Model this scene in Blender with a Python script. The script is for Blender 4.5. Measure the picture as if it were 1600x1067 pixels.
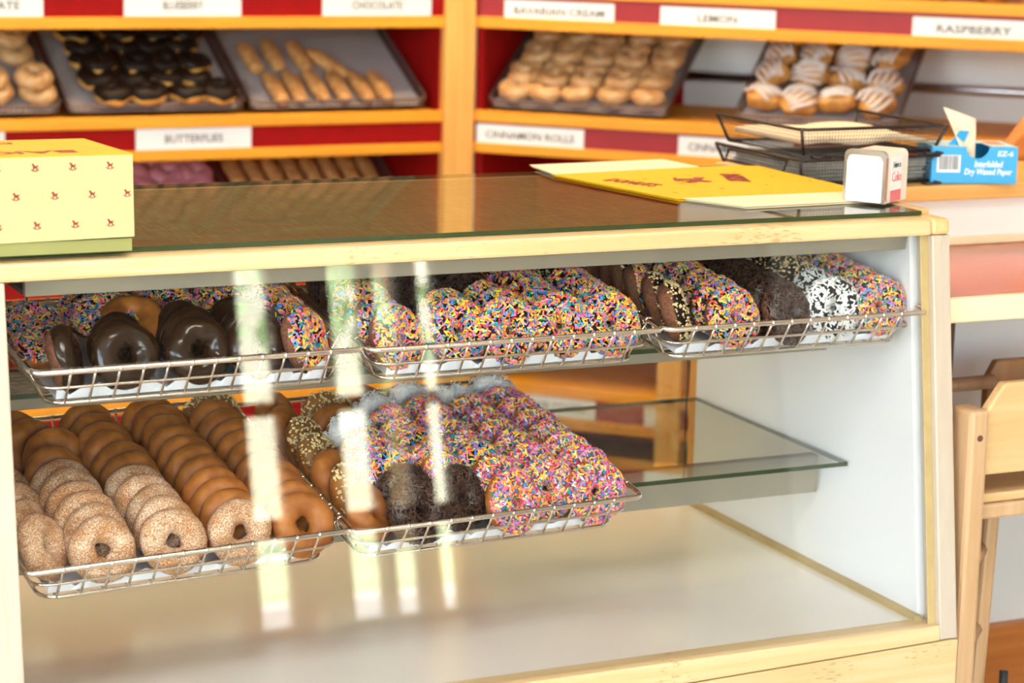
import bpy, math, random
from mathutils import Matrix, Vector, Euler
random.seed(7)
PI = math.pi
for o in list(bpy.data.objects): bpy.data.objects.remove(o)
SC = bpy.context.scene
COL = SC.collection
# ------------------------------------------------------------------ camera, world, sun, exposure
# (lengths in metres; z = 0 is the deck of the display case, the shop floor is at ZF; all is lifted by -ZF at the end)
ZF = -0.35
cd = bpy.data.cameras.new('camera'); cam = bpy.data.objects.new('camera', cd); COL.objects.link(cam)
yaw, pitch, roll, fpx = -0.4376, 0.1984, 0.0235, 3537.66
cf = Vector((-math.sin(yaw)*math.cos(pitch), math.cos(yaw)*math.cos(pitch), -math.sin(pitch)))
cr = Vector((math.cos(yaw), math.sin(yaw), 0)); cu_ = cr.cross(cf)
cr2 = cr*math.cos(roll)+cu_*math.sin(roll); cu2 = -cr*math.sin(roll)+cu_*math.cos(roll)
cm = Matrix((cr2, cu2, -cf)).transposed().to_4x4(); cm.translation = Vector((-0.52, -2.3381, 0.9379))
cam.matrix_world = cm
cd.sensor_width = 36; cd.lens = 36*fpx/1600; cd.clip_start = 0.05; cd.clip_end = 200
cd.dof.use_dof = True; cd.dof.focus_distance = 2.72; cd.dof.aperture_fstop = 5.3
SC.camera = cam
SC.view_settings.view_transform = 'Standard'; SC.view_settings.look = 'None'
SC.view_settings.gamma = 1; SC.view_settings.use_curve_mapping = False
SC.view_settings.exposure = -0.27

w = bpy.data.worlds.new('sky'); SC.world = w; w.use_nodes = True
nt = w.node_tree; bg = nt.nodes['Background']
sky = nt.nodes.new('ShaderNodeTexSky'); sky.sky_type = 'NISHITA'; sky.sun_disc = False
sky.sun_elevation = math.radians(48); sky.sun_rotation = math.radians(10); sky.air_density = 1.0; sky.dust_density = 4.0
mx = nt.nodes.new('ShaderNodeMix'); mx.data_type = 'RGBA'; mx.inputs[0].default_value = 0.8     # thin high cloud whitens the sky
mx.inputs[7].default_value = (0.38, 0.375, 0.365, 1)
nt.links.new(sky.outputs[0], mx.inputs[6]); nt.links.new(mx.outputs[2], bg.inputs[0])
bg.inputs[1].default_value = 20.0
sl = bpy.data.lights.new('sun', 'SUN'); sl.energy = 38; sl.angle = 0.02; sl.color = (1, .95, .86)
sun = bpy.data.objects.new('sun', sl); COL.objects.link(sun)
sun.rotation_euler = Vector((-.25, -.62, -.74)).to_track_quat('-Z', 'Y').to_euler()

# ------------------------------------------------------------------ materials
MATS = {}
def newmat(name):
    m = bpy.data.materials.new(name); m.use_nodes = True; MATS[name] = m
    return m, m.node_tree, m.node_tree.nodes['Principled BSDF']
def N(nt, t, **k):
    n = nt.nodes.new(t)
    for a, b in k.items(): setattr(n, a, b)
    return n
def plain(name, c, rough=.5, metal=0, spec=.5, var=.06, scale=30, bump=0, bscale=200, coat=0, rnd=0, sss=0):
    m, nt, p = newmat(name); L = nt.links
    p.inputs['Roughness'].default_value = rough; p.inputs['Metallic'].default_value = metal
    p.inputs['Specular IOR Level'].default_value = spec; p.inputs['Coat Weight'].default_value = coat
    tc = N(nt, 'ShaderNodeTexCoord'); nz = N(nt, 'ShaderNodeTexNoise'); nz.inputs['Scale'].default_value = scale; nz.inputs['Detail'].default_value = 4
    L.new(tc.outputs['Object'], nz.inputs['Vector'])
    rp = N(nt, 'ShaderNodeValToRGB'); a, b = rp.color_ramp.elements
    a.position = .3; b.position = .7
    a.color = [max(0, x*(1-var)) for x in c]+[1]; b.color = [min(1, x*(1+var)) for x in c]+[1]
    L.new(nz.outputs['Fac'], rp.inputs['Fac'])
    src = rp.outputs['Color']
    if rnd:
        oi = N(nt, 'ShaderNodeObjectInfo'); hs = N(nt, 'ShaderNodeHueSaturation'); mr = N(nt, 'ShaderNodeMapRange')
        mr.inputs['To Min'].default_value = 1-rnd; mr.inputs['To Max'].default_value = 1+rnd
        L.new(oi.outputs['Random'], mr.inputs['Value']); L.new(mr.outputs[0], hs.inputs['Value']); L.new(src, hs.inputs['Color']); src = hs.outputs['Color']
    L.new(src, p.inputs['Base Color'])
    if bump:
        n2 = N(nt, 'ShaderNodeTexNoise'); n2.inputs['Scale'].default_value = bscale; n2.inputs['Detail'].default_value = 3
        L.new(tc.outputs['Object'], n2.inputs['Vector'])
        bp = N(nt, 'ShaderNodeBump'); bp.inputs['Strength'].default_value = bump; bp.inputs['Distance'].default_value = .002
        L.new(n2.outputs['Fac'], bp.inputs['Height']); L.new(bp.outputs[0], p.inputs['Normal'])
    return m
def wood(name, c1, c2, axis=0, rough=.42, wear=None, coat=.15):
    m, nt, p = newmat(name); L = nt.links
    p.inputs['Roughness'].default_value = rough; p.inputs['Coat Weight'].default_value = coat; p.inputs['Coat Roughness'].default_value = .25
    tc = N(nt, 'ShaderNodeTexCoord'); mp = N(nt, 'ShaderNodeMapping')
    s = [26, 26, 26]; s[axis] = 1.6; mp.inputs['Scale'].default_value = s
    L.new(tc.outputs['Object'], mp.inputs['Vector'])
    nz = N(nt, 'ShaderNodeTexNoise'); nz.inputs['Scale'].default_value = 2.2; nz.inputs['Detail'].default_value = 6; nz.inputs['Distortion'].default_value = .6
    L.new(mp.outputs[0], nz.inputs['Vector'])
    rp = N(nt, 'ShaderNodeValToRGB'); a, b = rp.color_ramp.elements; a.position = .35; b.position = .68; a.color = list(c1)+[1]; b.color = list(c2)+[1]
    L.new(nz.outputs['Fac'], rp.inputs['Fac']); src = rp.outputs['Color']
    if wear:       # small scuffs and crazed varnish with a shape of their own
        mp2 = N(nt, 'ShaderNodeMapping'); s2 = [90, 90, 260]; s2[axis] = 60; mp2.inputs['Scale'].default_value = s2
        L.new(tc.outputs['Object'], mp2.inputs['Vector'])
        n2 = N(nt, 'ShaderNodeTexNoise'); n2.inputs['Scale'].default_value = 1.2; n2.inputs['Detail'].default_value = 5; L.new(mp2.outputs[0], n2.inputs['Vector'])
        n3 = N(nt, 'ShaderNodeTexNoise'); n3.inputs['Scale'].default_value = 7; L.new(tc.outputs['Object'], n3.inputs['Vector'])
        ml = N(nt, 'ShaderNodeMath', operation='MULTIPLY'); L.new(n2.outputs['Fac'], ml.inputs[0]); L.new(n3.outputs['Fac'], ml.inputs[1])
        r2 = N(nt, 'ShaderNodeValToRGB'); r2.color_ramp.elements[0].position = .355; r2.color_ramp.elements[1].position = .40; L.new(ml.outputs[0], r2.inputs['Fac'])
        mm = N(nt, 'ShaderNodeMix'); mm.data_type = 'RGBA'; L.new(r2.outputs['Color'], mm.inputs[0]); L.new(src, mm.inputs[6]); mm.inputs[7].default_value = list(wear)+[1]; src = mm.outputs[2]
    L.new(src, p.inputs['Base Color'])
    bp = N(nt, 'ShaderNodeBump'); bp.inputs['Strength'].default_value = .08; bp.inputs['Distance'].default_value = .001
    L.new(nz.outputs['Fac'], bp.inputs['Height']); L.new(bp.outputs[0], p.inputs['Normal'])
    return m
def glass(name, tint=(1, 1, 1), ior=1.5, rough=0.0):
    m = bpy.data.materials.new(name); m.use_nodes = True; MATS[name] = m; nt = m.node_tree; L = nt.links
    nt.nodes.remove(nt.nodes['Principled BSDF']); out = nt.nodes['Material Output']
    t = N(nt, 'ShaderNodeBsdfTransparent'); t.inputs[0].default_value = list(tint)+[1]
    g = N(nt, 'ShaderNodeBsdfGlossy'); g.inputs['Roughness'].default_value = rough; g.inputs[0].default_value = (1, 1, 1, 1)
    fr = N(nt, 'ShaderNodeFresnel'); fr.inputs['IOR'].default_value = ior
    geo = N(nt, 'ShaderNodeNewGeometry'); ma = N(nt, 'ShaderNodeMath', operation='MULTIPLY'); sb = N(nt, 'ShaderNodeMath', operation='SUBTRACT')
    sb.inputs[0].default_value = 1.0; L.new(geo.outputs['Backfacing'], sb.inputs[1])       # reflect at the entry face; inner faces pass light on
    L.new(fr.outputs[0], ma.inputs[0]); L.new(sb.outputs[0], ma.inputs[1])
    mi = N(nt, 'ShaderNodeMixShader'); L.new(ma.outputs[0], mi.inputs[0]); L.new(t.outputs[0], mi.inputs[1]); L.new(g.outputs[0], mi.inputs[2]); L.new(mi.outputs[0], out.inputs[0])
    return m
def emit(name, c, s):
    m = bpy.data.materials.new(name); m.use_nodes = True; MATS[name] = m; nt = m.node_tree
    nt.nodes.remove(nt.nodes['Principled BSDF']); e = N(nt, 'ShaderNodeEmission'); e.inputs[0].default_value = list(c)+[1]; e.inputs[1].default_value = s
    nt.links.new(e.outputs[0], nt.nodes['Material Output'].inputs[0]); return m
def vcol(name, rough=.35):
    m, nt, p = newmat(name); a = N(nt, 'ShaderNodeVertexColor'); a.layer_name = 'col'
    nt.links.new(a.outputs[0], p.inputs['Base Color']); p.inputs['Roughness'].default_value = rough; return m
def speckle(name, base, dot, scale, lo, hi, rough=.8, bump=.5, rnd=.1):
    m, nt, p = newmat(name); L = nt.links; p.inputs['Roughness'].default_value = rough
    tc = N(nt, 'ShaderNodeTexCoord'); nz = N(nt, 'ShaderNodeTexNoise'); nz.inputs['Scale'].default_value = scale; nz.inputs['Detail'].default_value = 2
    n2 = N(nt, 'ShaderNodeTexNoise'); n2.inputs['Scale'].default_value = 45; n2.inputs['Detail'].default_value = 3
    oi = N(nt, 'ShaderNodeObjectInfo'); ad = N(nt, 'ShaderNodeVectorMath', operation='ADD'); L.new(tc.outputs['Object'], ad.inputs[0]); L.new(oi.outputs['Random'], ad.inputs[1])
    L.new(ad.outputs[0], nz.inputs['Vector']); L.new(ad.outputs[0], n2.inputs['Vector'])
    sm = N(nt, 'ShaderNodeMath', operation='MULTIPLY_ADD'); sm.inputs[1].default_value = .45; L.new(n2.outputs['Fac'], sm.inputs[0]); L.new(nz.outputs['Fac'], sm.inputs[2])
    rp = N(nt, 'ShaderNodeValToRGB'); a, b = rp.color_ramp.elements; a.position = lo; b.position = hi; a.color = list(base)+[1]; b.color = list(dot)+[1]
    L.new(sm.outputs[0], rp.inputs['Fac'])
    hs = N(nt, 'ShaderNodeHueSaturation'); mr = N(nt, 'ShaderNodeMapRange'); mr.inputs['To Min'].default_value = 1-rnd; mr.inputs['To Max'].default_value = 1+rnd
    L.new(oi.outputs['Random'], mr.inputs['Value']); L.new(mr.outputs[0], hs.inputs['Value']); L.new(rp.outputs['Color'], hs.inputs['Color']); L.new(hs.outputs['Color'], p.inputs['Base Color'])
    bp = N(nt, 'ShaderNodeBump'); bp.inputs['Strength'].default_value = bump; bp.inputs['Distance'].default_value = .0012; L.new(nz.outputs['Fac'], bp.inputs['Height']); L.new(bp.outputs[0], p.inputs['Normal'])
    return m
def weave(name, c1, c2):
    m, nt, p = newmat(name); L = nt.links; p.inputs['Roughness'].default_value = .7
    tc = N(nt, 'ShaderNodeTexCoord'); out = []
    for s in ((40, 900, 1), (900, 40, 1)):
        mp = N(nt, 'ShaderNodeMapping'); mp.inputs['Scale'].default_value = s; nz = N(nt, 'ShaderNodeTexNoise'); nz.inputs['Scale'].default_value = .5
        L.new(tc.outputs['Object'], mp.inputs['Vector']); L.new(mp.outputs[0], nz.inputs['Vector']); out.append(nz.outputs['Fac'])
    ad = N(nt, 'ShaderNodeMath', operation='ADD'); L.new(out[0], ad.inputs[0]); L.new(out[1], ad.inputs[1])
    rp = N(nt, 'ShaderNodeValToRGB'); a, b = rp.color_ramp.elements; a.position = .75/2+.1; b.position = .72; a.color = list(c1)+[1]; b.color = list(c2)+[1]
    hf = N(nt, 'ShaderNodeMath', operation='MULTIPLY'); hf.inputs[1].default_value = .5; L.new(ad.outputs[0], hf.inputs[0]); L.new(hf.outputs[0], rp.inputs['Fac'])
    L.new(rp.outputs['Color'], p.inputs['Base Color']); return m

wood('maple_x', (.62, .42, .19), (.70, .51, .27), 0, wear=(.50, .32, .14))
wood('maple_z', (.50, .40, .30), (.55, .45, .345), 2)
wood('maple_y', (.66, .40, .15), (.76, .50, .22), 1)
wood('shelf_pine', (.76, .29, .012), (.84, .37, .02), 0, coat=.05, rough=.6)
wood('post_pine', (.72, .36, .08), (.80, .46, .13), 2, coat=.05, rough=.6)
wood('counter_oak', (.72, .36, .09), (.82, .47, .15), 0)
wood('chair_wood', (.50, .29, .14), (.60, .38, .20), 2, rough=.35)
wood('chair_ply', (.62, .38, .16), (.70, .46, .22), 0, rough=.35)
wood('chair_dark', (.38, .17, .06), (.50, .25, .10), 2, rough=.3)
wood('base_board', (.50, .14, .02), (.60, .20, .035), 0, rough=.35)
wood('dark_leg', (.10, .035, .015), (.15, .06, .03), 2)
plain('red_panel', (.30, .003, .003), .7, var=.08, spec=.15)
plain('wine_fascia', (.30, .010, .016), .5, var=.05)
plain('white_laminate', (.87, .87, .87), .28, var=.015, scale=6)
plain('white_wall', (.82, .79, .75), .7, var=.02, scale=5)
plain('room_wall', (.78, .76, .74), .8, var=.04, scale=3)
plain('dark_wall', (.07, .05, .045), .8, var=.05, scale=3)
plain('ceiling_white', (.80, .77, .72), .9, var=.02)
plain('floor_tile', (.46, .39, .33), .45, var=.12, scale=4)
plain('deck_cream', (.82, .755, .67), .10, var=.02, scale=8, spec=.75)
plain('trim_brown', (.46, .33, .14), .45, var=.08)
plain('rail_taupe', (.28, .235, .175), .5, var=.06, scale=14)
plain('rail_dark', (.12, .10, .08), .6)
plain('red_laminate', (.55, .13, .08), .22, var=.03)
plain('cream_edge', (.86, .70, .44), .4, var=.03)
plain('wire', (.80, .72, .62), .2, metal=1, var=.05)
plain('dark_wire', (.18, .13, .12), .45, metal=.6, var=.1)
plain('black_wire', (.03, .022, .018), .4, metal=.3)
plain('black_mesh', (.035, .03, .028), .5)
plain('chrome', (.72, .72, .75), .12, metal=1, var=.02)
plain('steel', (.66, .68, .74), .3, metal=1, var=.02)
plain('paper_white', (.78, .79, .84), .75, var=.03, scale=20)
plain('tray_paper', (.34, .31, .33), .8, var=.05, scale=12)
plain('tissue_tan', (.82, .66, .47), .8, var=.03)
plain('tissue_grey', (.40, .39, .36), .8, var=.25, scale=60)
plain('card', (.80, .82, .86), .6, var=.01)
plain('ink', (.09, .085, .08), .8)
plain('ink_red', (.27, .03, .022), .7)
plain('carton_cream', (.60, .48, .22), .7, var=.015)
plain('carton_inside', (.80, .68, .46), .7, var=.01)
plain('carton_yellow', (.78, .42, .004), .6, spec=.25, var=.02)
plain('carton_green', (.27, .26, .08), .6, var=.03)
plain('napkin', (.90, .88, .86), .8, var=.01)
plain('plastic_clear', (.82, .76, .64), .25, var=.04)
plain('sticker', (.83, .85, .84), .4, var=.01)
plain('sticker_red', (.72, .16, .18), .4)
plain('blue_box', (.03, .36, .70), .42, var=.03)
plain('blue_dark', (.012, .24, .58), .4)
plain('pale_blue', (.45, .68, .80), .5)
plain('white_print', (.88, .90, .92), .5)
plain('orange_print', (.85, .25, .10), .5)
plain('black_strap', (.02, .02, .02), .6)
plain('tree_leaf', (.44, .56, .32), .8, var=.35, scale=3)
plain('tree_bark', (.16, .10, .06), .9)
plain('pavement', (.56, .52, .46), .9, var=.06, scale=1)
plain('plaster_far', (.70, .66, .58), .9, var=.04, scale=1)
glass('front_glass', (.985, .99, .985), 1.85)
glass('shelf_glass', (.93, .965, .93), 1.5)
glass('window_glass', (.97, .98, .97), 1.3)
plain('glass_edge', (.030, .048, .016), .15, var=.1)
weave('woven_brown', (.15, .08, .013), (.40, .23, .045))
speckle('dough_sugar', (.40, .165, .048), (.88, .68, .50), 620, .64, .96)
speckle('dough_plain', (.30, .085, .010), (.44, .150, .022), 60, .55, .9, .55, .25, .12)
speckle('dough_choc', (.13, .042, .018), (.22, .082, .036), 260, .6, .85, .85, .5)
speckle('dough_gold', (.52, .22, .035), (.72, .40, .10), 60, .55, .9, .55, .2)
speckle('dough_bar', (.42, .18, .05), (.62, .33, .12), 60, .5, .9, .6, .3)
speckle('glazed', (.42, .20, .065), (.62, .39, .19), 30, .5, .9, .3, .2)
speckle('fritter', (.42, .15, .03), (.74, .38, .10), 40, .5, .9, .45, .5)
plain('choc_icing', (.026, .011, .004), .17, var=.15, scale=40, spec=.42)
plain('choc_icing_dull', (.012, .006, .004), .45, var=.1, spec=.18)
plain('white_glaze', (.80, .72, .68), .25, var=.04)
plain('lilac_glaze', (.14, .085, .095), .35, var=.1)
plain('tan_glaze', (.30, .13, .035), .4, var=.1)
plain('pink_icing', (.62, .25, .30), .35, var=.06)
plain('lilac_paper', (.42, .26, .27), .8)
plain('jimmies', (.040, .018, .010), .45, var=.5, scale=500)
plain('peanut', (.78, .58, .28), .7, var=.25, scale=150)
plain('coconut', (.83, .82, .80), .7, var=.06, scale=120)
vcol('sprinkle')
emit('lamp_warm', (1.0, .76, .46), 46)
emit('fill_white', (1.0, .95, .88), 26)
M = MATS

# ------------------------------------------------------------------ mesh helpers
class MB:
    def __init__(s): s.v = []; s.f = []; s.c = []; s.mi = []
    def add(s, vs, fs, col=None, mi=0):
        b = len(s.v); s.v += [tuple(v) for v in vs]
        for f in fs: s.f.append([b+i for i in f]); s.c.append(col); s.mi.append(mi)
        return s
    def box(s, a, b, col=None, mi=0, T=None):
        (x0, y0, z0), (x1, y1, z1) = a, b
        vs = [Vector(p) for p in ((x0, y0, z0), (x1, y0, z0), (x1, y1, z0), (x0, y1, z0), (x0, y0, z1), (x1, y0, z1), (x1, y1, z1), (x0, y1, z1))]
        if T: vs = [T @ v for v in vs]
        return s.add(vs, [(3, 2, 1, 0), (4, 5, 6, 7), (0, 1, 5, 4), (1, 2, 6, 5), (2, 3, 7, 6), (3, 0, 4, 7)], col, mi)
    def hexa(s, vs, col=None, mi=0):
        return s.add(vs, [(3, 2, 1, 0), (4, 5, 6, 7), (0, 1, 5, 4), (1, 2, 6, 5), (2, 3, 7, 6), (3, 0, 4, 7)], col, mi)
    def prism(s, pts, fn, d0, d1, mi=0):        # polygon pts in 2D, fn(p, d) -> 3D
        n = len(pts); vs = [fn(p, d0) for p in pts]+[fn(p, d1) for p in pts]
        return s.add(vs, [tuple(range(n-1, -1, -1)), tuple(range(n, 2*n))]+[(i, (i+1) % n, n+(i+1) % n, n+i) for i in range(n)], None, mi)
    def tube(s, pts, r, n=8, closed=False, mi=0, radii=None):
        pts = [Vector(p) for p in pts]; m = len(pts); b = len(s.v); prev = None
        for i, p in enumerate(pts):
            a = pts[(i-1) % m] if (closed or i > 0) else p; c = pts[(i+1) % m] if (closed or i < m-1) else p
            t = (c-a).normalized()
            if prev is None:
                up = Vector((0, 0, 1)) if abs(t.z) < .9 else Vector((1, 0, 0)); x = t.cross(up).normalized()
            else:
                x = (prev-t*prev.dot(t)).normalized()
            prev = x; y = t.cross(x); rr = radii[i] if radii else r
            for k in range(n):
                q = 2*PI*k/n; s.v.append(tuple(p+x*math.cos(q)*rr+y*math.sin(q)*rr))
        for i in range(m if closed else m-1):
            for k in range(n):
                j = (i+1) % m
                s.f.append([b+i*n+k, b+i*n+(k+1) % n, b+j*n+(k+1) % n, b+j*n+k]); s.c.append(None); s.mi.append(mi)
        if not closed:
            s.f.append([b+k for k in range(n-1, -1, -1)]); s.f.append([b+(m-1)*n+k for k in range(n)]); s.c += [None, None]; s.mi += [mi, mi]
        return s
    def mesh(s, name, mats, smooth=False):
        me = bpy.data.meshes.new(name); me.from_pydata(s.v, [], s.f)
        for m in (mats if isinstance(mats, (list, tuple)) else [mats]): me.materials.append(M[m])
        me.polygons.foreach_set('material_index', s.mi)
        if smooth: me.polygons.foreach_set('use_smooth', [True]*len(me.polygons))
        if any(c is not None for c in s.c):
            a = me.color_attributes.new('col', 'FLOAT_COLOR', 'CORNER'); dat = []
            for p, c in zip(me.polygons, s.c): dat += (list(c)+[1])*p.loop_total
            a.data.foreach_set('color', dat)
        me.update(); return me
    def obj(s, name, mats, parent=None, smooth=False, bevel=0, mw=None):
        return link(name, s.mesh(name, mats, smooth), parent, bevel, mw)
def link(name, me, parent=None, bevel=0, mw=None):
    o = bpy.data.objects.new(name, me); COL.objects.link(o)
    if parent: o.parent = parent
    if mw is not None: o.matrix_local = mw
    if bevel:
        b = o.modifiers.new('bevel', 'BEVEL'); b.width = bevel; b.segments = 2; b.limit_method = 'ANGLE'
    return o
def tag(o, label, cat, group=None):
    o['label'] = label; o['category'] = cat
    if group: o['group'] = group
    return o
def empty(name, mw): 
    o = bpy.data.objects.new(name, None); COL.objects.link(o); o.matrix_world = mw; o.empty_display_size = .05
    return o
def thing(name, label, cat, mw=Matrix(), group=None): return tag(empty(name, mw), label, cat, group)
def struct(o): o['kind'] = 'structure'; return o
def bx(name, a, b, mat, parent=None, bevel=0): return MB().box(a, b).obj(name, mat, parent, bevel=bevel)
def T(x, y, z): return Matrix.Translation((x, y, z))
def Rz(a): return Matrix.Rotation(a, 4, 'Z')
def Rx(a): return Matrix.Rotation(a, 4, 'X')
def Ry(a): return Matrix.Rotation(a, 4, 'Y')
_dg = None
def text(name, s, w, mat, parent, mw, shear=0, hmax=None, bold=0):
    cu = bpy.data.curves.new(name, 'FONT'); cu.body = s; cu.align_x = 'CENTER'; cu.align_y = 'CENTER'; cu.size = 1; cu.shear = shear; cu.offset = bold; cu.extrude = .01; cu.resolution_u = 2
    t = bpy.data.objects.new('tmp', cu); COL.objects.link(t); bpy.context.view_layer.update()
    me = bpy.data.meshes.new_from_object(t.evaluated_get(bpy.context.evaluated_depsgraph_get())); bpy.data.objects.remove(t); bpy.data.curves.remove(cu)
    xs = [v.co.x for v in me.vertices]; ys = [v.co.y for v in me.vertices]; k = w/(max(xs)-min(xs))
    ky = k if hmax is None else hmax/(max(ys)-min(ys)); mx_, my_ = (max(xs)+min(xs))/2, (max(ys)+min(ys))/2
    for v in me.vertices: v.co = Vector(((v.co.x-mx_)*k, (v.co.y-my_)*ky, v.co.z*.03))
    me.materials.clear(); me.materials.append(M[mat]); me.name = name
    return link(name, me, parent, 0, mw)
FRONT = Rx(PI/2)           # flat print facing -y
ORD = ['first', 'second', 'third', 'fourth', 'fifth', 'sixth', 'seventh', 'eighth', 'ninth', 'tenth', 'eleventh', 'twelfth', 'thirteenth', 'fourteenth', 'fifteenth', 'sixteenth', 'seventeenth', 'eighteenth']

# ------------------------------------------------------------------ room shell
ZC = 2.25
X0, X1, Y0, Y1 = -3.2, 4.4, -5.6, 2.9
struct(bx('floor', (X0-.1, Y0-.1, ZF-.05), (X1+.1, Y1+.1, ZF), 'floor_tile'))
struct(bx('ceiling', (X0-.3, Y0-.5, ZC), (X1+.3, Y1+.3, ZC+.08), 'ceiling_white'))
struct(bx('wall_back', (X0, Y1, ZF), (X1, Y1+.1, ZC), 'white_wall'))
struct(bx('wall_right', (X1, Y0, ZF), (X1+.1, Y1, ZC), 'room_wall'))
PORT = []
def portal(mw, sx, sy):
    l = bpy.data.lights.new('sky_portal', 'AREA'); l.shape = 'RECTANGLE'; l.size = sx; l.size_y = sy; l.cycles.is_portal = True
    o = bpy.data.objects.new('sky_portal', l); COL.objects.link(o); o.matrix_world = mw
# street wall: openings (x0, x1, z0, z1)
OPEN = [(-2.6, 0.75, ZF+.35, 1.95), (2.075, 2.215, ZF+.035, 1.9), (2.445, 2.585, ZF+.035, 1.9), (2.625, 2.735, ZF+.035, 1.9), (2.81, 2.895, ZF+.035, 1.9), (2.955, 2.985, ZF+.035, 1.9)]
wb = MB(); prev = X0
for (a, b, c, d) in OPEN:
    wb.box((prev, Y0-.1, ZF), (a, Y0, ZC)); wb.box((a, Y0-.1, ZF), (b, Y0, c)); wb.box((a, Y0-.1, d), (b, Y0, ZC)); prev = b
wb.box((prev, Y0-.1, ZF), (X1, Y0, ZC))
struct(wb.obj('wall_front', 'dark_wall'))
for i, (a, b, c, d) in enumerate(OPEN):
    wn = MB(); t = .005
    wn.box((a, Y0-.07, c), (a+t, Y0-.03, d)); wn.box((b-t, Y0-.07, c), (b, Y0-.03, d)); wn.box((a, Y0-.07, c), (b, Y0-.03, c+t)); wn.box((a, Y0-.07, d-t), (b, Y0-.03, d))
    wo = struct(wn.obj('window_%d' % (i+1), 'dark_leg'))
    bx('pane', (a+t, Y0-.054, c+t), (b-t, Y0-.05, d-t), 'window_glass', wo)
    if i:
        for z0_, z1_ in ((.02, .10), (.485, .54)): bx('muntin', (a+t, Y0-.07, z0_), (b-t, Y0-.03, z1_), 'dark_leg', wo)
    portal(T((a+b)/2, Y0-.16, (c+d)/2) @ Rx(PI/2), b-a+.1, d-c+.1)
# side wall with a wide window
sy0, sy1, sz0, sz1 = -4.6, -1.0, ZF+.45, 1.95
sb_ = MB(); sb_.box((X0-.1, Y0, ZF), (X0, sy0, ZC)); sb_.box((X0-.1, sy1, ZF), (X0, Y1, ZC)); sb_.box((X0-.1, sy0, ZF), (X0, sy1, sz0)); sb_.box((X0-.1, sy0, sz1), (X0, sy1, ZC))
struct(sb_.obj('wall_left', 'room_wall'))
wn = MB()
for k in range(4):
    y = sy0+(sy1-sy0-.05)*k/3; wn.box((X0-.07, y, sz0), (X0-.03, y+.05, sz1))
wn.box((X0-.07, sy0, sz0), (X0-.03, sy1, sz0+.05)); wn.box((X0-.07, sy0, sz1-.05), (X0-.03, sy1, sz1))
wo = struct(wn.obj('window_7', 'dark_leg'))
for k in range(3):
    y = sy0+(sy1-sy0-.05)*k/3; bx('pane', (X0-.054, y+.05, sz0+.05), (X0-.05, y+(sy1-sy0-.05)/3, sz1-.05), 'window_glass', wo)
portal(T(X0-.16, (sy0+sy1)/2, (sz0+sz1)/2) @ Ry(-PI/2), sz1-sz0+.1, sy1-sy0+.1)
# ceiling lamps: warm ones over the serving aisle, plus an added pale fill panel over the shop to light the case deck
def ceiling_lamp(x, y, sx, sy, mat, label):
    t = thing('ceiling_lamp', label, 'lamp', T(x, y, ZC))
    MB().box((-sx/2-.03, -sy/2-.03, -.05), (sx/2+.03, sy/2+.03, 0)).obj('housing', 'white_wall', t, bevel=.004)
    MB().box((-sx/2, -sy/2, -.062), (sx/2, sy/2, -.05)).obj('diffuser', mat, t)
ceiling_lamp(.35, 1.92, 1.1, .30, 'lamp_warm', 'warm ceiling lamp panel above the serving aisle before the BLUEBERRY shelf')
ceiling_lamp(1.65, 1.40, .8, .30, 'lamp_warm', 'warm ceiling lamp panel above the counter beside the angled shelves')
ceiling_lamp(.4, -1.5, 1.2, .5, 'fill_white', 'added pale fill light panel above the customers side of the shop')
# outside, seen only as reflections in the case glass
struct(bx('ground_outside', (-14, -40, ZF-.12), (24, Y0-.1, ZF-.06), 'pavement'))
plain('grass', (.36, .44, .24), .9, var=.2, scale=3)
lw = MB().box((-14, -17.4, ZF-.0599), (24, -9.0, ZF-.03)).obj('lawn', 'grass'); lw['kind'] = 'structure'
def tree(x, y, h, r, seed, label):
    rnd = random.Random(seed); t = thing('street_tree', label, 'tree', T(x, y, ZF-.03), 'street trees outside the shop windows')
    MB().tube([(0, 0, 0), (.05, .02, h*.35), (0, .05, h*.62)], .1, 8, radii=[.14, .10, .07]).obj('trunk', 'tree_bark', t, smooth=True)
    mb = MB()
    for k in range(320):
        d = Vector((rnd.gauss(0, 1), rnd.gauss(0, 1), rnd.gauss(0, 1))).normalized()*r*(rnd.random()**.4); p = Vector((d.x, d.y, h*.66+d.z*.85))
        q = Euler((rnd.uniform(0, 6), rnd.uniform(0, 6), rnd.uniform(0, 6))).to_matrix(); s = .16
        mb.add([p+q @ Vector(v)*s for v in ((-1, 0, 0), (0, -.6, .1), (1, 0, 0), (0, .6, .1))], [(0, 1, 2, 3)])
    mb.obj('crown', 'tree_leaf', t)
tree(2.6, -11.0, 3.2, 1.25, 1, 'leafy green tree across the pavement straight outside the narrow door panes')
tree(5.6, -13.2, 3.8, 1.5, 2, 'taller leafy green tree beyond the pavement, right of the narrow panes')
tree(0.2, -12.5, 3.6, 1.4, 3, 'leafy green tree outside the wide street window')
MB().box((-6, -20, ZF-.06), (14, -17.5, 2.6)).obj('far_building', 'plaster_far')
tag(bpy.data.objects['far_building'], 'pale plaster building across the street behind the trees', 'building')

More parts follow.
